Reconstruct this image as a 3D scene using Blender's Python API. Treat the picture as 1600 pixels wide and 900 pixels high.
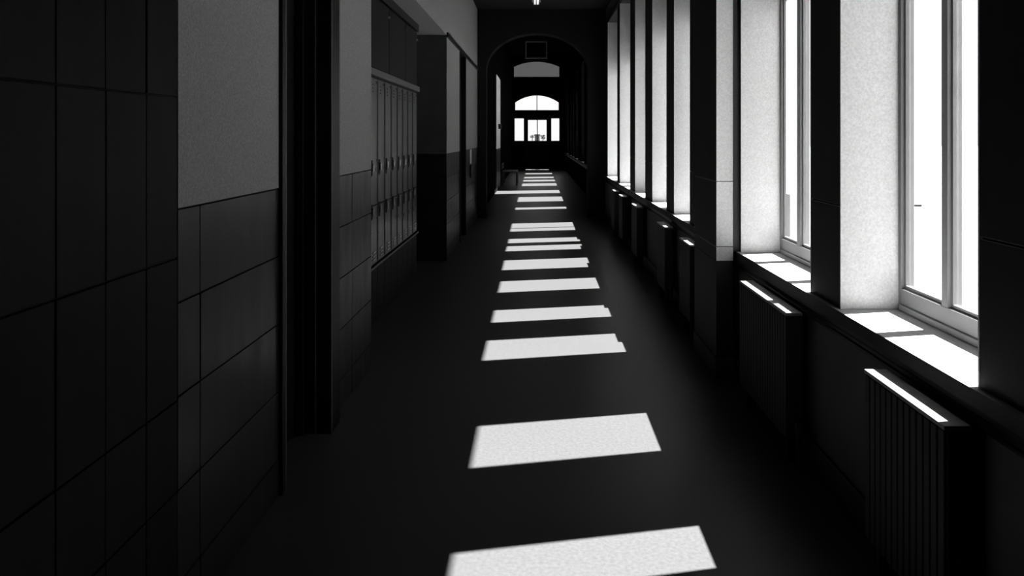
import bpy, bmesh, math, random
random.seed(4)
for o in list(bpy.data.objects):
    bpy.data.objects.remove(o, do_unlink=True)
S = bpy.context.scene
C = S.collection

# ------------------------------------------------------------------ camera
EYE = 1.60
cam_d = bpy.data.cameras.new('camera')
cam = bpy.data.objects.new('camera', cam_d); C.objects.link(cam)
cam.location = (0, 0, EYE); cam.rotation_euler = (math.pi/2, 0, 0)
cam_d.sensor_width = 36; cam_d.lens = 27.0
cam_d.shift_x = (800-838)/1600; cam_d.shift_y = (212-450)/1600
cam_d.clip_start = 0.05; cam_d.clip_end = 500
S.camera = cam

# ------------------------------------------------------------------ sky, sun, exposure
w = bpy.data.worlds.new('sky'); S.world = w; w.use_nodes = True
bg = w.node_tree.nodes['Background']
bg.inputs[0].default_value = (1, 1, 1, 1); bg.inputs[1].default_value = 1.25
SUN = (1.0, 0.215, 1.27)
sd = bpy.data.lights.new('sun', 'SUN'); sd.energy = 76.0; sd.angle = math.radians(0.6)
sun = bpy.data.objects.new('sun', sd); C.objects.link(sun); sun.location = (12, 4, 14)
from mathutils import Vector
sun.rotation_euler = Vector(SUN).to_track_quat('Z', 'Y').to_euler()
vs = S.view_settings
vs.view_transform = 'Standard'; vs.look = 'None'; vs.gamma = 1.0; vs.use_curve_mapping = False
vs.exposure = 0.0

# ------------------------------------------------------------------ materials
def mat(name, v, rough=0.6, var=0.12, scale=6.0, bump=0.0, bscale=60.0, spec=0.5, rvar=0.0, metal=0.0, stretch=(1, 1, 1)):
    m = bpy.data.materials.new(name); m.use_nodes = True
    nt = m.node_tree; b = nt.nodes['Principled BSDF']
    tc = nt.nodes.new('ShaderNodeTexCoord')
    mp = nt.nodes.new('ShaderNodeMapping'); mp.inputs['Scale'].default_value = stretch
    nt.links.new(tc.outputs['Object'], mp.inputs['Vector'])
    n = nt.nodes.new('ShaderNodeTexNoise'); n.inputs['Scale'].default_value = scale; n.inputs['Detail'].default_value = 6
    nt.links.new(mp.outputs[0], n.inputs['Vector'])
    r = nt.nodes.new('ShaderNodeMapRange')
    r.inputs['From Min'].default_value = 0.3; r.inputs['From Max'].default_value = 0.7
    r.inputs['To Min'].default_value = v*(1-var); r.inputs['To Max'].default_value = v*(1+var)
    nt.links.new(n.outputs['Fac'], r.inputs['Value'])
    nt.links.new(r.outputs[0], b.inputs['Base Color'])
    b.inputs['Roughness'].default_value = rough
    b.inputs['Specular IOR Level'].default_value = spec
    b.inputs['Metallic'].default_value = metal
    if rvar:
        r2 = nt.nodes.new('ShaderNodeMapRange')
        r2.inputs['From Min'].default_value = 0.3; r2.inputs['From Max'].default_value = 0.7
        r2.inputs['To Min'].default_value = max(0.02, rough-rvar); r2.inputs['To Max'].default_value = rough+rvar
        nt.links.new(n.outputs['Fac'], r2.inputs['Value']); nt.links.new(r2.outputs[0], b.inputs['Roughness'])
    if bump:
        n2 = nt.nodes.new('ShaderNodeTexNoise'); n2.inputs['Scale'].default_value = bscale; n2.inputs['Detail'].default_value = 4
        nt.links.new(tc.outputs['Object'], n2.inputs['Vector'])
        bp = nt.nodes.new('ShaderNodeBump'); bp.inputs['Strength'].default_value = bump; bp.inputs['Distance'].default_value = 0.004
        nt.links.new(n2.outputs['Fac'], bp.inputs['Height']); nt.links.new(bp.outputs[0], b.inputs['Normal'])
    return m

M = dict(
    floor=mat('polished_dark_floor', 0.050, 0.38, 0.10, 60.0, 0.05, 120, 0.18, 0.06),
    plaster=mat('painted_plaster', 0.21, 0.85, 0.22, 130.0, 0.35, 160, 0.2),
    tile=mat('glazed_dark_tile', 0.010, 0.36, 0.22, 4.0, 0.06, 40, 0.18, 0.06, 0, (1, 3, 0.6)),
    grout=mat('dark_grout', 0.012, 0.9, 0.1, 20, 0, 60, 0.1),
    stone=mat('pale_stone', 0.71, 0.8, 0.12, 110.0, 0.3, 150, 0.2),
    apron=mat('apron_plaster', 0.08, 0.8, 0.10, 5.0, 0.2, 120, 0.2),
    sill=mat('sill_stone', 0.36, 0.6, 0.06, 5.0, 0.0, 60, 0.3),
    black=mat('black_paint', 0.02, 0.5, 0.1, 8.0, 0, 60, 0.4),
    door=mat('dark_door_varnish', 0.006, 0.5, 0.2, 3.0, 0, 60, 0.15, 0, 0, (4, 4, 0.4)),
    casing=mat('dark_door_casing', 0.005, 0.45, 0.15, 6.0, 0, 60, 0.12),
    frame=mat('window_frame_paint', 0.22, 0.5, 0.08, 9.0, 0, 60, 0.4),
    shade=mat('opaque_shade_fabric', 0.05, 0.9, 0.1, 90.0, 0, 60, 0.1),
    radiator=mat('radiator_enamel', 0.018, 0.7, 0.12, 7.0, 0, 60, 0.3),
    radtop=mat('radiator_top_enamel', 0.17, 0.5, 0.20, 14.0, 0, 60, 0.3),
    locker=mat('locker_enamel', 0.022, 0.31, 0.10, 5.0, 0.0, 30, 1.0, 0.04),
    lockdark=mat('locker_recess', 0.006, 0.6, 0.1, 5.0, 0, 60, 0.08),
    chrome=mat('worn_chrome', 0.55, 0.3, 0.1, 9.0, 0, 60, 0.5, 0, 0.9),
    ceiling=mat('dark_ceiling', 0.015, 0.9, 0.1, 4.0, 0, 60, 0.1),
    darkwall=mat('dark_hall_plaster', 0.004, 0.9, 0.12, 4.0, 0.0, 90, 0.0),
    wood=mat('dark_bench_wood', 0.05, 0.5, 0.3, 4.0, 0, 60, 0.3, 0, 0, (1, 8, 8)),
    paving=mat('pale_paving', 0.22, 0.9, 0.08, 0.6, 0, 60, 0.1),
    facade=mat('outer_stone', 0.5, 0.9, 0.08, 2.0, 0, 60, 0.1),
    leaf=mat('dark_leaf', 0.03, 0.8, 0.3, 9.0),
    piershade=mat('pier_face_shade', 0.026, 0.7, 0.12, 5.0, 0.2, 120, 0.2),  # shade of the corridor-facing stone, put into the colour
    returnpaint=mat('dark_return_paint', 0.06, 0.8, 0.12, 5.0, 0.2, 120, 0.2),
    signframe=mat('sign_frame_paint', 0.12, 0.5, 0.1, 9.0),
    panel=mat('near_wall_panel', 0.0045, 0.55, 0.3, 3.0, 0.06, 40, 0.06, 0, 0, (1, 3, 0.6)),
    halllit=mat('lit_hall_plaster', 0.85, 0.8, 0.04, 5.0),
    railpaint=mat('grey_rail_paint', 0.05, 0.5, 0.1, 5.0),
    edgeglint=mat('casing_edge_glint', 0.10, 0.5, 0.1, 9.0),
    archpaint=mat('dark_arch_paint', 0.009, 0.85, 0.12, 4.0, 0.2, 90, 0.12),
    plate=mat('reflection_paint', 0.6, 0.4, 0.05, 9.0),
)
def glass_mat(name, tint, refl=0.06):
    m = bpy.data.materials.new(name); m.use_nodes = True; nt = m.node_tree
    nt.nodes.remove(nt.nodes['Principled BSDF']); out = nt.nodes['Material Output']
    tr = nt.nodes.new('ShaderNodeBsdfTransparent'); tr.inputs[0].default_value = (tint, tint, tint, 1)
    gl = nt.nodes.new('ShaderNodeBsdfGlossy'); gl.inputs['Roughness'].default_value = 0.02
    n = nt.nodes.new('ShaderNodeTexNoise'); n.inputs['Scale'].default_value = 3
    mr = nt.nodes.new('ShaderNodeMapRange'); mr.inputs['To Min'].default_value = refl*0.7; mr.inputs['To Max'].default_value = refl*1.3
    nt.links.new(n.outputs['Fac'], mr.inputs['Value'])
    mx = nt.nodes.new('ShaderNodeMixShader'); nt.links.new(mr.outputs[0], mx.inputs[0])
    nt.links.new(tr.outputs[0], mx.inputs[1]); nt.links.new(gl.outputs[0], mx.inputs[2]); nt.links.new(mx.outputs[0], out.inputs[0])
    return m
M['glass'] = glass_mat('clear_glass', 0.95)
M['tinted'] = glass_mat('smoked_glass', 0.30, 0.04)
def frost_mat():
    m = bpy.data.materials.new('added_frost'); m.use_nodes = True; nt = m.node_tree
    nt.nodes.remove(nt.nodes['Principled BSDF']); out = nt.nodes['Material Output']
    tl = nt.nodes.new('ShaderNodeBsdfTranslucent'); df = nt.nodes.new('ShaderNodeBsdfDiffuse')
    n = nt.nodes.new('ShaderNodeTexNoise'); n.inputs['Scale'].default_value = 40
    mr = nt.nodes.new('ShaderNodeMapRange'); mr.inputs['To Min'].default_value = 0.46; mr.inputs['To Max'].default_value = 0.54
    nt.links.new(n.outputs['Fac'], mr.inputs['Value'])
    nt.links.new(mr.outputs[0], tl.inputs[0]); df.inputs[0].default_value = (0.3, 0.3, 0.3, 1)
    mx = nt.nodes.new('ShaderNodeMixShader'); mx.inputs[0].default_value = 0.25
    nt.links.new(tl.outputs[0], mx.inputs[1]); nt.links.new(df.outputs[0], mx.inputs[2]); nt.links.new(mx.outputs[0], out.inputs[0])
    return m
M['frost'] = frost_mat()
def lamp_mat(v):
    m = bpy.data.materials.new('fluorescent_tube'); m.use_nodes = True
    b = m.node_tree.nodes['Principled BSDF']
    b.inputs['Emission Color'].default_value = (1, 1, 1, 1); b.inputs['Emission Strength'].default_value = v
    return m
M['lamp'] = lamp_mat(0.9)

# ------------------------------------------------------------------ helpers
def B(bm, x0, x1, y0, y1, z0, z1):
    vv = [bm.verts.new(p) for p in ((x0,y0,z0),(x1,y0,z0),(x1,y1,z0),(x0,y1,z0),(x0,y0,z1),(x1,y0,z1),(x1,y1,z1),(x0,y1,z1))]
    for f in ((0,3,2,1),(4,5,6,7),(0,1,5,4),(1,2,6,5),(2,3,7,6),(3,0,4,7)):
        bm.faces.new([vv[i] for i in f])
def prism_x(bm, prof, x0, x1):
    """profile of (y, z) extruded along x"""
    a = [bm.verts.new((x0, y, z)) for y, z in prof]; b = [bm.verts.new((x1, y, z)) for y, z in prof]
    n = len(prof); bm.faces.new(a); bm.faces.new(b[::-1])
    for i in range(n): bm.faces.new((a[i], b[i], b[(i+1) % n], a[(i+1) % n]))
def prism_y(bm, prof, y0, y1):
    """profile of (x, z) extruded along y"""
    a = [bm.verts.new((x, y0, z)) for x, z in prof]; b = [bm.verts.new((x, y1, z)) for x, z in prof]
    n = len(prof); bm.faces.new(a); bm.faces.new(b[::-1])
    for i in range(n): bm.faces.new((a[i], b[i], b[(i+1) % n], a[(i+1) % n]))
def tube(bm, p, q, r, n=10):
    p = Vector(p); q = Vector(q); d = (q-p).normalized()
    u = d.orthogonal().normalized(); v = d.cross(u)
    A = [bm.verts.new(p+(u*math.cos(2*math.pi*i/n)+v*math.sin(2*math.pi*i/n))*r) for i in range(n)]
    Bv = [bm.verts.new(q+(u*math.cos(2*math.pi*i/n)+v*math.sin(2*math.pi*i/n))*r) for i in range(n)]
    for i in range(n): bm.faces.new((A[i], A[(i+1) % n], Bv[(i+1) % n], Bv[i]))
    bm.faces.new(A[::-1]); bm.faces.new(Bv)
def obj(name, bm, m, parent=None, origin=None, bevel=0.0, kind=None):
    bmesh.ops.recalc_face_normals(bm, faces=bm.faces)
    off = Vector(origin) if origin is not None else Vector((0, 0, 0))
    wl = world_loc(parent) if parent is not None else Vector((0, 0, 0))
    if origin is None and parent is not None: off = wl
    for v in bm.verts: v.co -= off
    me = bpy.data.meshes.new(name); bm.to_mesh(me); bm.free()
    me.materials.append(m)
    o = bpy.data.objects.new(name, me); C.objects.link(o)
    if parent is not None: o.parent = parent; o.location = off-wl
    else: o.location = off
    if bevel:
        md = o.modifiers.new('bevel', 'BEVEL'); md.width = bevel; md.segments = 2; md.limit_method = 'ANGLE'
    if kind: o['kind'] = kind
    return o
def shade_room_face(o):
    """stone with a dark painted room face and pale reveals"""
    o.data.materials.append(M['piershade'])
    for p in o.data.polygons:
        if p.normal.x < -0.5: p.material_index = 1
def world_loc(o):
    v = Vector(o.location)
    while o.parent is not None:
        o = o.parent; v += Vector(o.location)
    return v
def box(name, x0, x1, y0, y1, z0, z1, m, parent=None, bevel=0.0, kind=None):
    bm = bmesh.new(); B(bm, x0, x1, y0, y1, z0, z1)
    return obj(name, bm, m, parent, ((x0+x1)/2, (y0+y1)/2, z0), bevel, kind)
def boxes(name, lst, m, parent=None, bevel=0.0, kind=None, origin=None):
    bm = bmesh.new()
    for b in lst: B(bm, *b)
    if origin is None and parent is None:
        origin = ((min(b[0] for b in lst)+max(b[1] for b in lst))/2, (min(b[2] for b in lst)+max(b[3] for b in lst))/2, min(b[4] for b in lst))
    return obj(name, bm, m, parent, origin, bevel, kind)
def thing(name, loc, label, cat, group=None):
    o = bpy.data.objects.new(name, None); C.objects.link(o); o.location = loc; o.empty_display_size = 0.1
    o['label'] = label; o['category'] = cat
    if group: o['group'] = group
    return o
def tag(o, label, cat, group=None):
    o['label'] = label; o['category'] = cat
    if group: o['group'] = group
    return o
def arch_boxes(bm, xc, hw, spring, rise, ztop, y0, y1, n=20):
    """spandrel above an elliptical arch, as a row of little prisms"""
    pts = [(xc-hw*math.cos(math.pi*i/n), spring+rise*math.sin(math.pi*i/n)) for i in range(n+1)]
    for (xa, za), (xb, zb) in zip(pts[:-1], pts[1:]):
        prism_y(bm, [(xa, za), (xb, zb), (xb, ztop), (xa, ztop)], y0, y1)

XL = -1.144          # left wall face
XR = 1.345           # window wall face
XO = 1.72            # outer face of window wall
ZC = 4.05            # ceiling
ZH = 5.40            # ceiling of the far hall
SILL = 0.834
HEAD = 3.73
YE = 36.0            # end wall
YA = 14.9            # arch partition

# ------------------------------------------------------------------ floor, ceilings, ground outside
box('floor', -2.4, XO, -2.0, YE+0.2, -0.15, 0.0, M['floor'], kind='structure')
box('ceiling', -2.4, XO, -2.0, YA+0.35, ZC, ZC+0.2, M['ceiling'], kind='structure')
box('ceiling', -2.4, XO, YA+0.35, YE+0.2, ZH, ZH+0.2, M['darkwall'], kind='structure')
box('wall_back', -2.4, XO, -2.2, -2.0, -0.15, ZC+0.2, M['darkwall'], kind='structure')
bm = bmesh.new(); B(bm, -60, 80, -60, 140, -0.5, -0.3)
obj('ground', bm, M['paving'], None, (0, 0, -0.3), kind='structure')

# ------------------------------------------------------------------ left wall
CORE = XL-0.010
lw = boxes('wall_left', [
    (-1.6, CORE, -2.0, 3.44, 0, ZC), (-1.6, CORE, 4.31, 5.31, 0, ZC), (-1.6, CORE, 3.44, 4.31, 2.75, ZC),
    (-2.4, -2.2, 3.3, 10.0, 0, ZC),
    (-2.2, CORE, 5.31, 9.81, 2.90, ZC),
    (-2.2, CORE, 9.81, 11.44, 0, ZC), (-2.2, CORE, 11.44, 12.37, 2.86, ZC), (-2.2, CORE, 12.37, YA, 0, ZC),
    (-1.9, -1.75, 3.3, 4.4, 0, 2.75), (-2.2, -2.0, 11.3, 12.5, 0, 2.86)], M['grout'], kind='structure')
J = 0.003
def tiles(y0, y1, zs, ys=None, m='tile'):
    ys = [y0] + (ys or []) + [y1]
    for a, b in zip(ys[:-1], ys[1:]):
        for c, d in zip(zs[:-1], zs[1:]):
            box('tile', CORE, XL+random.uniform(-0.0012, 0.0012), a+J, b-J, c+J, d-J, M[m], lw, 0.0015)
def plaster(y0, y1, z0, z1):
    box('plaster_panel', CORE, XL, y0, y1, z0, z1, M['plaster'], lw)
CO = [0.0, 0.165, 0.465, 0.765, 1.065, 1.365]
tiles(0.76, 2.45, [0, 0.165, 0.465, 0.755, 1.21, 1.722, 2.26, 2.80], [0.97, 1.19, 1.40, 1.615, 1.828, 2.04, 2.254], 'panel')
tiles(2.45, 3.44, CO, [2.615]); plaster(2.453, 3.44, 1.368, ZC)
tiles(4.31, 5.32, CO, [4.77]); plaster(4.31, 5.32, 1.368, ZC)
plaster(5.32, 9.80, 2.90, ZC)
tiles(9.80, 11.44, CO); plaster(9.80, 11.44, 1.368, 2.86)
tiles(12.37, YA, CO, [13.4]); plaster(12.37, YA, 1.368, 2.86)
plaster(9.80, YA, 2.92, ZC)
# recess: soffit, returns, back
box('plaster_panel', -2.19, XL, 5.32, 9.80, 2.885, 2.899, M['plaster'], lw)
for c, d in zip(CO[:-1], CO[1:]):                   # far return of the recess, faces the camera
    box('tile', -2.19, XL-0.0005, 9.800, 9.812, c+J, d-J, M['tile'], lw, 0.0015)
box('plaster_panel', -2.19, XL-0.0005, 9.800, 9.812, 1.368, 2.885, M['returnpaint'], lw)
box('plaster_panel', -1.6, XL-0.0005, 5.308, 5.32, 0.0, 2.885, M['tile'], lw)
box('trim_1', XL, XL+0.018, 9.80, YA, 2.86, 2.92, M['casing'], None, 0.003, 'structure')

# doors in the left wall
d1 = boxes('door_1', [(-1.335, -1.290, 3.50, 4.10, 0.01, 2.70)], M['door'], kind='structure')
for z0, z1 in ((0.15, 0.85), (1.05, 1.75), (1.9, 2.55)):
    boxes('door_panel', [(-1.290, -1.282, 3.58, 4.02, z0, z1)], M['door'], d1, 0.003)
bm = bmesh.new(); tube(bm, (-1.29, 3.56, 1.0), (-1.23, 3.56, 1.0), 0.012); tube(bm, (-1.235, 3.56, 1.0), (-1.235, 3.66, 1.0), 0.010)
obj('door_handle', bm, M['casing'], d1)
boxes('door_casing', [(-1.60, -1.098, 4.12, 4.14, 0, 2.75), (-1.18, -1.098, 4.14, 4.29, 0, 2.84), (-1.16, -1.150, 4.29, 4.31, 0, 2.84)], M['casing'], d1, 0.003)
boxes('door_casing', [(-1.60, -1.15, 3.44, 3.46, 0, 2.75), (-1.16, -1.126, 3.41, 3.455, 0, 2.84)], M['casing'], d1, 0.003)
boxes('door_casing', [(-1.60, -1.126, 3.44, 4.14, 2.72, 2.80)], M['casing'], d1, 0.003)
boxes('door_stop', [(-1.275, -1.245, 4.085, 4.12, 0, 2.72)], M['casing'], d1, 0.002)
for bx0, bx1, by0, by1 in ((-1.101, -1.0965, 4.1175, 4.128), (-1.188, -1.181, 4.116, 4.1195), (-1.129, -1.1245, 3.448, 3.4565)):
    box('casing_glint', bx0, bx1, by0, by1, 0.0, 2.72, M['edgeglint'], d1)  # pale strips drawn as highlights along the casing edges
d2 = boxes('door_2', [(-1.345, -1.30, 11.48, 12.33, 0.01, 2.80)], M['door'], kind='structure')
boxes('door_casing', [(-1.60, -1.13, 11.44, 11.48, 0, 2.86), (-1.60, -1.13, 12.33, 12.37, 0, 2.86)], M['casing'], d2, 0.003)
for z0, z1 in ((0.15, 1.0), (1.15, 2.6)):
    boxes('door_panel', [(-1.30, -1.292, 11.58, 12.23, z0, z1)], M['door'], d2, 0.003)

# ------------------------------------------------------------------ window wall
SP = []   # solid spans between windows
# name: opening (y0, y1), sun lights [(a, b)], added shade bottom, spans with added frost
WIN = [  # wide stiles and some bars are unseen, shaped to fit the sun patches
    dict(o=(2.33, 3.40), mull=[(2.99, 3.035)], ends=(2.39, 3.37), shade=2.553, frost=[]),
    dict(o=(3.76, 5.05), mull=[(4.05, 4.10), (4.66, 4.72)], ends=(3.80, 5.015), shade=2.553, frost=[0, 2]),
    dict(o=(5.80, 6.46), mull=[], ends=(5.89, 6.43), shade=2.635, frost=[]),
    dict(o=(6.72, 7.50), mull=[], ends=(7.00, 7.47), shade=2.635, frost=[]),
    dict(o=(7.93, 8.90), mull=[], ends=(8.26, 8.87), shade=2.645, frost=[]),
    dict(o=(9.48, 10.45), mull=[], ends=(9.57, 10.29), shade=2.668, frost=[]),
    dict(o=(11.00, 12.36), mull=[(11.55, 11.86)], ends=(11.03, 12.33), shade=2.688, frost=[]),  # wide centre bar is unseen, added to split the sun patch
    dict(o=(12.76, 14.45), mull=[(13.66, 13.72)], ends=(13.25, 14.42), shade=2.708, frost=[]),
    dict(o=(16.99, 17.55), mull=[], ends=(17.03, 17.52), shade=2.734, frost=[]),
    dict(o=(18.95, 20.45), mull=[], ends=(19.00, 20.42), shade=2.734, frost=[]),
    dict(o=(21.60, 22.85), mull=[], ends=(21.65, 22.82), shade=None, frost=[]),
    dict(o=(24.75, 26.15), mull=[], ends=(24.80, 26.12), shade=2.738, frost=[]),
    dict(o=(27.15, 28.25), mull=[], ends=(27.20, 28.22), shade=2.738, frost=[]),
    dict(o=(29.15, 30.25), mull=[], ends=(29.20, 30.22), shade=2.738, frost=[]),
    dict(o=(32.15, 33.25), mull=[], ends=(32.20, 33.22), shade=2.738, frost=[]),
]
XA = 1.340
rw = boxes('wall_right', [(XA, XO, -2.0, YA+0.35, 0, SILL-0.06), (XR+0.002, XO, -2.0, YA+0.35, HEAD, ZC)],
           M['apron'], kind='structure')
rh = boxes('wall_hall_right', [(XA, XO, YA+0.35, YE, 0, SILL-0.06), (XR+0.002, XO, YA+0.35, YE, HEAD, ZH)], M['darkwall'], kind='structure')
edges = [-2.0]
for wd in WIN: edges += [wd['o'][0], wd['o'][1]]
edges.append(YE)
JZ = 1.29
for i in range(0, len(edges), 2):
    a, b = edges[i], edges[i+1]
    for z0, z1 in ((SILL-0.06, JZ-0.004), (JZ+0.004, HEAD)):
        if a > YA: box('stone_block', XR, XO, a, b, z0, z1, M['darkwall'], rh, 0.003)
        else: shade_room_face(box('stone_block', XR, XO, a, b, z0, z1, M['stone'], rw, 0.003))
    box('stone_backing', XR+0.006, XO-0.01, a+0.006, b-0.006, JZ-0.01, JZ+0.01, M['grout'], rw)
# pilaster
PX, PY0, PY1 = 1.19, 5.08, 5.78
pil = box('wall_pilaster', PX+0.006, XR, PY0+0.006, PY1-0.006, 0.0, ZC, M['grout'], kind='structure')
box('stone_block', PX, 1.302, PY0, PY1, 0.135, 0.770, M['piershade'], pil, 0.002)  # shadow below sill level put into this block's colour
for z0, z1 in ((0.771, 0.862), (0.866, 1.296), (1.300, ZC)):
    shade_room_face(box('stone_block', PX, 1.302, PY0, PY1, z0, z1, M['stone'], pil, 0.003))
box('plinth_block', PX-0.008, 1.31, PY0-0.006, PY1+0.006, 0.0, 0.131, M['apron'], pil, 0.004)
box('gap_shade_strip', 1.303, XR-0.001, PY0-0.004, PY0+0.004, SILL, ZC, M['black'], None, 0, 'structure')  # black strip drawn as the shadow gap beside the pilaster
# baseboard, sills
box('baseboard_right', XA-0.016, XA, -2.0, PY0, 0, 0.13, M['black'], None, 0.004, 'structure')
box('baseboard_right', XA-0.016, XA, PY1, YA, 0, 0.13, M['black'], None, 0.004, 'structure')
def sill(name, y0, y1, m='sill'):
    s = box(name, 1.32, 1.66, y0, y1, SILL-0.055, SILL, M[m], None, 0.002, 'structure')
    shade_room_face(s)  # sill front gets the same painted shade
    bm = bmesh.new()
    prism_y(bm, [(XA, SILL-0.056), (1.327, SILL-0.056), (1.329, SILL-0.075), (1.333, SILL-0.085), (1.333, SILL-0.097), (1.326, SILL-0.103), (1.326, SILL-0.112), (1.333, SILL-0.118), (XA, SILL-0.118)], y0, y1)
    obj('sill_moulding', bm, M['casing'], s)
sill('trim_3', -2.0, PY0-0.007)
sill('trim_4', PY1+0.007, YA-0.002)
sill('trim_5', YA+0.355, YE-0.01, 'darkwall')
box('trim_6', XR-0.02, XR, PY1+0.007, YA, HEAD+0.02, HEAD+0.07, M['casing'], None, 0.003, 'structure')

FX0, FX1 = 1.60, 1.66
for k, wd in enumerate(WIN):
    y0, y1 = wd['o']; a, b = wd['ends']
    zb, zt = SILL+0.001, HEAD
    f = boxes('window_%d' % (k+1), [(FX0, FX1, y0+0.001, a, zb, zt), (FX0, FX1, b, y1-0.001, zb, zt), (FX0, FX1, a, b, zt-0.08, zt)], M['frame'], None, 0.003, 'structure')
    boxes('bottom_rail', [(FX0, FX1, a, b, zb, SILL+0.095), (FX0-0.012, FX0, a, b, zb, SILL+0.028)], M['frame'], f, 0.003)
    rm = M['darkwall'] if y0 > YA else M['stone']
    for q0, q1 in ((y0, y0+0.008), (y1-0.008, y1)):
        box('reveal', XR-0.001, FX0-0.001, q0, q1, SILL+0.001, HEAD-0.001, rm, f)
    cuts = [a]
    for m0, m1 in wd['mull']:
        boxes('mullion', [(FX0, FX1, m0, m1, SILL+0.095, zt-0.08)], M['frame'], f, 0.003)
        cuts += [m0, m1]
    cuts.append(b)
    for i in range(0, len(cuts), 2):
        p0, p1 = cuts[i], cuts[i+1]
        fr = (i//2) in wd['frost']
        if fr:                                      # sidelight: clear foot, frost added above to stop a sun patch
            zf = 1.26 if i == 0 else 1.222
            box('pane', 1.628, 1.632, p0, p1, SILL+0.095, zf, M['glass'], f)
            box('added_frost_pane', 1.628, 1.632, p0, p1, zf, zt-0.08, M['frost'], f)
        else:
            box('pane', 1.628, 1.632, p0, p1, SILL+0.095, zt-0.08, M['glass'], f)
        if k < 2:                                   # slim glazing beads seen in the two near windows
            boxes('glazing_bead', [(1.615, 1.628, p0, p0+0.014, SILL+0.095, zt-0.08), (1.615, 1.628, p1-0.014, p1, SILL+0.095, zt-0.08),
                                   (1.615, 1.628, p0+0.014, p1-0.014, SILL+0.095, SILL+0.111)], M['frame'], f)
    if wd['shade']:
        sh = box('added_shade', 1.688, 1.692, y0+0.004, y1-0.004, wd['shade']+0.02, HEAD-0.05, M['shade'], f)  # unseen outer shade, added to cut off the sun patch
        bm = bmesh.new(); tube(bm, (1.69, y0+0.01, HEAD-0.04), (1.69, y1-0.01, HEAD-0.04), 0.028, 12); obj('added_shade_roller', bm, M['frame'], sh)
        box('added_hem_bar', 1.684, 1.696, y0+0.004, y1-0.004, wd['shade'], wd['shade']+0.022, M['shade'], sh)

# ------------------------------------------------------------------ arch partition and far hall
bm = bmesh.new()
B(bm, -1.6, -0.975, YA, YA+0.35, 0, ZH); B(bm, 1.0, XO, YA, YA+0.35, 0, ZH)
arch_boxes(bm, 0.0125, 0.9875, 2.87, 0.72, ZH, YA, YA+0.35, 28)
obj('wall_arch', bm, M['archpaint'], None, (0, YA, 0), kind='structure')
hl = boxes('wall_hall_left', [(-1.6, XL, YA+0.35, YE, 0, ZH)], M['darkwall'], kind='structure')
box('plaster_panel', XL, XL+0.012, 21.9, 24.2, 1.22, 3.35, M['halllit'], hl)  # bright window light on this stretch, put in as a white panel
for c, d in zip(CO[:-1], CO[1:]):
    box('tile', XL, XL+0.012, 21.9, 24.2, c*0.89+J, d*0.89-J, M['tile'], hl, 0.0015)

# end wall with lunette, arched transom, sidelights and double door
y0, y1 = YE, YE+0.2
bm = bmesh.new()
for b in ((-1.6, -1.05, 0, ZH), (1.08, XO, 0, ZH), (-1.05, -0.39-0.13, 0, 1.36), (0.48+0.12, 1.08, 0, 1.36),
          (-1.05, -1.02, 1.36, 2.41), (-0.585, -0.52, 1.36, 2.41), (0.60, 0.705, 1.36, 2.41),
          (-1.05, 1.08, 2.45, 2.80), (-1.05, -0.52, 2.41, 2.45), (0.60, 1.08, 2.41, 2.45),
          (-1.05, -0.99, 2.8, 4.36), (1.05, 1.08, 2.8, 4.36)):
    B(bm, b[0], b[1], y0, y1, b[2], b[3])
def seg_arch(bm, x0, x1, spring, top, zt, n=18):
    hw = (x1-x0)/2; rise = top-spring; R = (hw*hw+rise*rise)/(2*rise); xc = (x0+x1)/2; zc = top-R
    pts = [(x0+(x1-x0)*i/n, zc+math.sqrt(max(0, R*R-(x0+(x1-x0)*i/n-xc)**2))) for i in range(n+1)]
    for (xa, za), (xb, zb) in zip(pts[:-1], pts[1:]):
        prism_y(bm, [(xa, za), (xb, zb), (xb, zt), (xa, zt)], y0, y1)
    return pts
p_tr = seg_arch(bm, -0.99, 1.05, 3.16, 3.49, 4.36)
p_lu = seg_arch(bm, -1.05, 1.08, 4.84, 5.08, ZH)
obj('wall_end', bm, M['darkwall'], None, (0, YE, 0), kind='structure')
def arched_window(name, x0, x1, zb, pts, m, bar):
    bm = bmesh.new(); prism_y(bm, [(x0, zb)] + pts + [(x1, zb)], YE+0.09, YE+0.10)
    f = obj(name, bm, m, None, ((x0+x1)/2, YE+0.095, zb), kind='structure')
    if bar: box('muntin', (x0+x1)/2-0.018, (x0+x1)/2+0.018, YE+0.07, YE+0.089, zb, max(p[1] for p in pts)-0.01, M['black'], f)
arched_window('window_16', -0.99, 1.05, 2.80, p_tr, M['glass'], True)
arched_window('window_17', -1.05, 1.08, 4.36, p_lu, M['tinted'], False)
box('window_18', -1.02, -0.585, YE+0.09, YE+0.10, 1.36, 2.41, M['glass'], None, 0, 'structure')
box('window_19', 0.705, 1.08, YE+0.09, YE+0.10, 1.36, 2.41, M['glass'], None, 0, 'structure')
xm = 0.045
d3 = boxes('door_3', [(-0.52, -0.50, YE+0.02, YE+0.14, 0, 2.45), (0.58, 0.60, YE+0.02, YE+0.14, 0, 2.45), (-0.50, 0.58, YE+0.02, YE+0.14, 2.43, 2.45)], M['black'], kind='structure')
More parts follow.
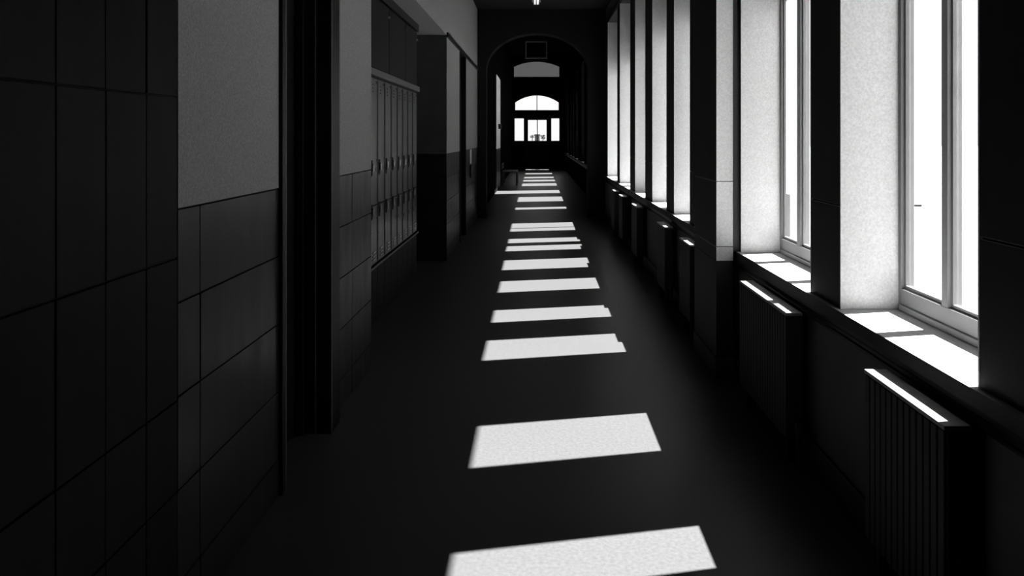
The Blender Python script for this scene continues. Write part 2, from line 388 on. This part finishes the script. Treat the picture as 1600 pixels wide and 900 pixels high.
for x0, x1, px0, px1 in ((-0.50, xm-0.002, -0.39, xm-0.020), (xm+0.002, 0.58, xm+0.020, 0.48)):
    lf = boxes('door_leaf', [(x0, px0, YE+0.05, YE+0.095, 0.01, 2.43), (px1, x1, YE+0.05, YE+0.095, 0.01, 2.43),
                             (px0, px1, YE+0.05, YE+0.095, 0.01, 1.36), (px0, px1, YE+0.05, YE+0.095, 2.335, 2.43)], M['door'], d3)
    box('pane', px0, px1, YE+0.07, YE+0.075, 1.36, 2.335, M['glass'], lf)
    bm = bmesh.new(); tube(bm, (px0+0.03, YE+0.02, 1.02), (px1-0.03, YE+0.02, 1.02), 0.014)
    for q in (px0+0.04, px1-0.04): tube(bm, (q, YE+0.02, 1.02), (q, YE+0.05, 1.02), 0.010, 6)
    obj('push_bar', bm, M['casing'], lf)

box('astragal', xm-0.012, xm+0.012, YE+0.096, YE+0.104, 0.01, 2.43, M['door'], d3)

# ------------------------------------------------------------------ radiators
RADS = [
    (2.285, 2.840, 'ribbed radiator under the nearest window, largest in view at right'),
    (3.735, 4.585, 'ribbed radiator below the second window, just before the stone pilaster'),
    (6.08, 6.52, 'ribbed radiator first beyond the stone pilaster, partly hidden by it'),
    (7.26, 7.72, 'ribbed radiator second beyond the stone pilaster under the window row'),
    (9.28, 9.78, 'ribbed radiator third beyond the stone pilaster under the window row'),
    (10.84, 11.30, 'ribbed radiator fourth beyond the stone pilaster, last but one before the arch'),
    (11.98, 12.40, 'ribbed radiator farthest down the window wall, last before the arch'),
]
for a, b, lab in RADS:
    r = thing('radiator', (1.27, (a+b)/2, 0), lab, 'radiator', 'radiators under the windows')
    box('body', 1.224, XA-0.045, a, b, 0.115, 0.722, M['radiator'], r, 0.004)
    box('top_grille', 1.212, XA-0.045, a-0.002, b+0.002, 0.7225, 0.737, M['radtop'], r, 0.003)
    n = max(8, int((b-a)/0.042)); p = (b-a)/n
    rib = None
    for i in range(n):
        ya = a+i*p
        if rib is None:
            rib = box('rib', 1.2135, 1.2235, ya+0.004, ya+p-0.004, 0.125, 0.720, M['radiator'], r, 0.004); first = ya
        else:
            c = rib.copy(); C.objects.link(c); c.location.y += ya-first
    for q in (a+0.06, b-0.06):
        boxes('foot', [(1.235, 1.295, q-0.012, q+0.012, 0.0, 0.115)], M['radiator'], r)
        boxes('wall_bracket', [(XA-0.045, XA-0.001, q-0.015, q+0.015, 0.60, 0.66)], M['radiator'], r)
    bm = bmesh.new(); tube(bm, (1.268, a-0.03, 0.0), (1.268, a-0.03, 0.17), 0.011); tube(bm, (1.268, a-0.03, 0.16), (1.268, a+0.005, 0.16), 0.011); tube(bm, (1.268, a-0.03, 0.17), (1.268, a-0.03, 0.215), 0.02)
    obj('valve', bm, M['radiator'], r)

# ------------------------------------------------------------------ locker recess
LX = -1.37; BX = -1.90
ORD = ['nearest', 'second', 'third', 'fourth', 'fifth', 'sixth', 'seventh', 'farthest']
base = thing('locker_plinth', (-1.63, 7.2, 0), 'dark panelled plinth carrying the row of grey lockers', 'plinth')
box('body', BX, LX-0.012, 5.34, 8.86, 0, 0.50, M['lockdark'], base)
for i in range(8):
    ya = 6.32+i*0.31
    box('plinth_panel', LX-0.012, LX-0.002, ya+0.004, ya+0.306, 0.06, 0.478, M['lockdark'], base, 0.003)
box('top_ledge', LX-0.012, LX+0.014, 5.34, 8.86, 0.482, 0.500, M['locker'], base, 0.003)
box('trim_7', BX, LX, 5.34, 6.318, 0.502, 2.10, M['lockdark'], None, 0, 'structure')
for i in range(8):
    ya = 6.32+i*0.31; yb = ya+0.308
    L = thing('locker', ((BX+LX)/2, (ya+yb)/2, 0.501), 'grey steel two-tier locker, %s in the row counted from the door' % (ORD[i] if i else 'first') if i < 7 else 'grey steel two-tier locker at the far end of the locker row', 'locker', 'lockers in the recess')
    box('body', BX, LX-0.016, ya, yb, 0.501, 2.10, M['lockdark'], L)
    for (z0, z1, hz) in ((0.515, 1.005, 0.90), (1.015, 2.085, 1.27)):
        dr = box('locker_door', LX-0.016, LX, ya+0.005, yb-0.005, z0, z1, M['locker'], L, 0.003)
        for q in (ya+0.012, yb-0.022): box('door_fold', LX, LX+0.004, q, q+0.010, z0+0.012, z1-0.012, M['locker'], dr)
        box('handle_recess', LX, LX+0.006, ya+0.035, ya+0.085, hz, hz+0.125, M['lockdark'], dr, 0.002)
        box('latch', LX+0.006, LX+0.022, ya+0.052, ya+0.068, hz+0.03, hz+0.095, M['chrome'], dr, 0.003)
        vz = z0+0.035 if z0 < 0.6 else z1-0.12
        for q in range(3):
            boxes('vent_louvre', [(LX, LX+0.007, ya+0.10, yb-0.09, vz+q*0.03, vz+q*0.03+0.009)], M['chrome'] if z0 < 0.6 else M['locker'], dr)
rail = box('trim_8', BX, LX+0.02, 5.34, 8.90, 2.105, 2.165, M['railpaint'], None, 0.004, 'structure')
UP = [(6.32, 7.20, 'nearest overhead cupboard above the lockers'), (7.205, 8.10, 'middle overhead cupboard above the lockers'), (8.105, 8.88, 'farthest overhead cupboard above the lockers')]
for ya, yb, lab in UP:
    u = thing('overhead_cupboard', ((BX+LX)/2, (ya+yb)/2, 2.166), lab, 'cupboard', 'overhead cupboards')
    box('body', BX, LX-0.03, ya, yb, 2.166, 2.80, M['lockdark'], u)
    dr = box('cupboard_door', LX-0.03, LX-0.01, ya+0.006, yb-0.006, 2.18, 2.79, M['lockdark'], u, 0.003)
    bm = bmesh.new(); tube(bm, (LX-0.01, yb-0.05, 2.70), (LX+0.008, yb-0.05, 2.70), 0.012); obj('knob', bm, M['chrome'], dr)
box('trim_9', BX, LX, 5.34, 6.318, 2.166, 2.884, M['lockdark'], None, 0, 'structure')
box('trim_10', BX, LX+0.01, 6.319, 8.90, 2.802, 2.884, M['casing'], None, 0.003, 'structure')

# ------------------------------------------------------------------ small things
lt = thing('ceiling_light', (0, 13.3, ZC), 'twin tube fluorescent light on the dark ceiling before the arch', 'ceiling light')
boxes('housing', [(-0.08, 0.08, 12.68, 13.92, ZC-0.035, ZC)], M['frame'], lt, 0.003)
for s in (-0.026, 0.026):
    bm = bmesh.new(); tube(bm, (s, 12.71, ZC-0.062), (s, 13.89, ZC-0.062), 0.015, 12); obj('tube', bm, M['lamp'], lt)
for q in (12.695, 13.905):
    boxes('tube_holder', [(-0.055, 0.055, q-0.012, q+0.012, ZC-0.08, ZC-0.035)], M['frame'], lt)
sg = thing('hanging_sign', (0, 16.3, 3.25), 'dark framed sign hanging in the arch opening', 'sign')
sx0, sx1, sz0, sz1, sy = -0.231, 0.231, 3.235, 3.60, 16.3
box('board', sx0+0.012, sx1-0.012, sy-0.006, sy+0.02, sz0+0.012, sz1-0.012, M['darkwall'], sg)
boxes('frame', [(sx0, sx1, sy-0.012, sy+0.025, sz0, sz0+0.022), (sx0, sx1, sy-0.012, sy+0.025, sz1-0.022, sz1),
                (sx0, sx0+0.022, sy-0.012, sy+0.025, sz0+0.022, sz1-0.022), (sx1-0.022, sx1, sy-0.012, sy+0.025, sz0+0.022, sz1-0.022)], M['signframe'], sg)
for s in (-0.17, 0.17):
    bm = bmesh.new(); tube(bm, (s, sy+0.006, sz1), (s, sy+0.006, ZH), 0.006, 6); obj('hanger_rod', bm, M['casing'], sg)
be = thing('bench', (-0.86, 25.3, 0), 'dark wooden slatted bench against the left wall beyond the arch', 'bench')
for i in range(4):
    box('seat_slat', -1.10+i*0.125, -1.10+i*0.125+0.11, 24.6, 26.0, 0.42, 0.45, M['wood'], be, 0.004)
for z in (0.52, 0.62):
    box('back_slat', -1.125, -1.10, 24.6, 26.0, z, z+0.07, M['wood'], be, 0.004)
for q in (24.65, 25.9):
    boxes('leg', [(-0.66, -0.61, q, q+0.05, 0, 0.42)], M['wood'], be); boxes('leg', [(-1.14, -1.126, q, q+0.05, 0, 0.69), (-1.126, -1.06, q, q+0.05, 0, 0.42)], M['wood'], be)
bx = thing('wall_box', (XL+0.012, 23.0, 1.80), 'small dark box mounted on the bright wall beyond the arch', 'wall box')
box('case', XL+0.012, XL+0.08, 22.9, 23.2, 1.80, 1.95, M['black'], bx, 0.004)
box('cover', XL+0.08, XL+0.09, 22.92, 23.18, 1.815, 1.935, M['casing'], bx, 0.003)
sw = thing('reflection_strip', (XL, 13.30, 1.06), 'pale strip drawn as a gloss reflection on the left wall before the arch', 'painted reflection')
box('plate', XL+0.002, XL+0.014, 13.22, 13.38, 1.12, 1.36, M['plate'], sw, 0.003)  # pale strip drawn as a reflection in the glossy tile
box('dark_box', XL+0.002, XL+0.03, 13.22, 13.38, 0.88, 1.10, M['black'], sw, 0.003)
# outside, seen through the end door
gp = thing('gate_pillar', (0.06, 41, -0.3), 'dark stone pillar silhouetted in the far door glass', 'pillar')
box('shaft', -0.08, 0.18, 40.9, 41.1, -0.3, 1.60, M['leaf'], gp, 0.01); box('cap', -0.11, 0.21, 40.87, 41.13, 1.60, 1.68, M['leaf'], gp, 0.01)
def shrub(x0, x1, y, z, r, lab):
    bm = bmesh.new()
    for i in range(60):
        c = Vector((random.uniform(x0, x1), y+random.uniform(-0.2, 0.2), z+random.uniform(-r, r)))
        a = Vector((random.uniform(-1, 1), random.uniform(-1, 1), random.uniform(-1, 1))).normalized()*0.09; b = a.orthogonal().normalized()*0.05
        f = [bm.verts.new(c+p) for p in (a, b, -a, -b)]; bm.faces.new(f)
    t = thing('shrub', ((x0+x1)/2, y, -0.3), lab, 'shrub')
    obj('foliage', bm, M['leaf'], t)
    bm = bmesh.new(); tube(bm, ((x0+x1)/2, y, -0.3), ((x0+x1)/2, y, z), 0.025, 6); obj('stem', bm, M['leaf'], t)
shrub(0.26, 0.46, 42, 1.53, 0.09, 'dark shrub right of the pillar outside the far door')
shrub(-0.30, -0.13, 42, 1.56, 0.03, 'thin dark shrub left of the pillar outside the far door')
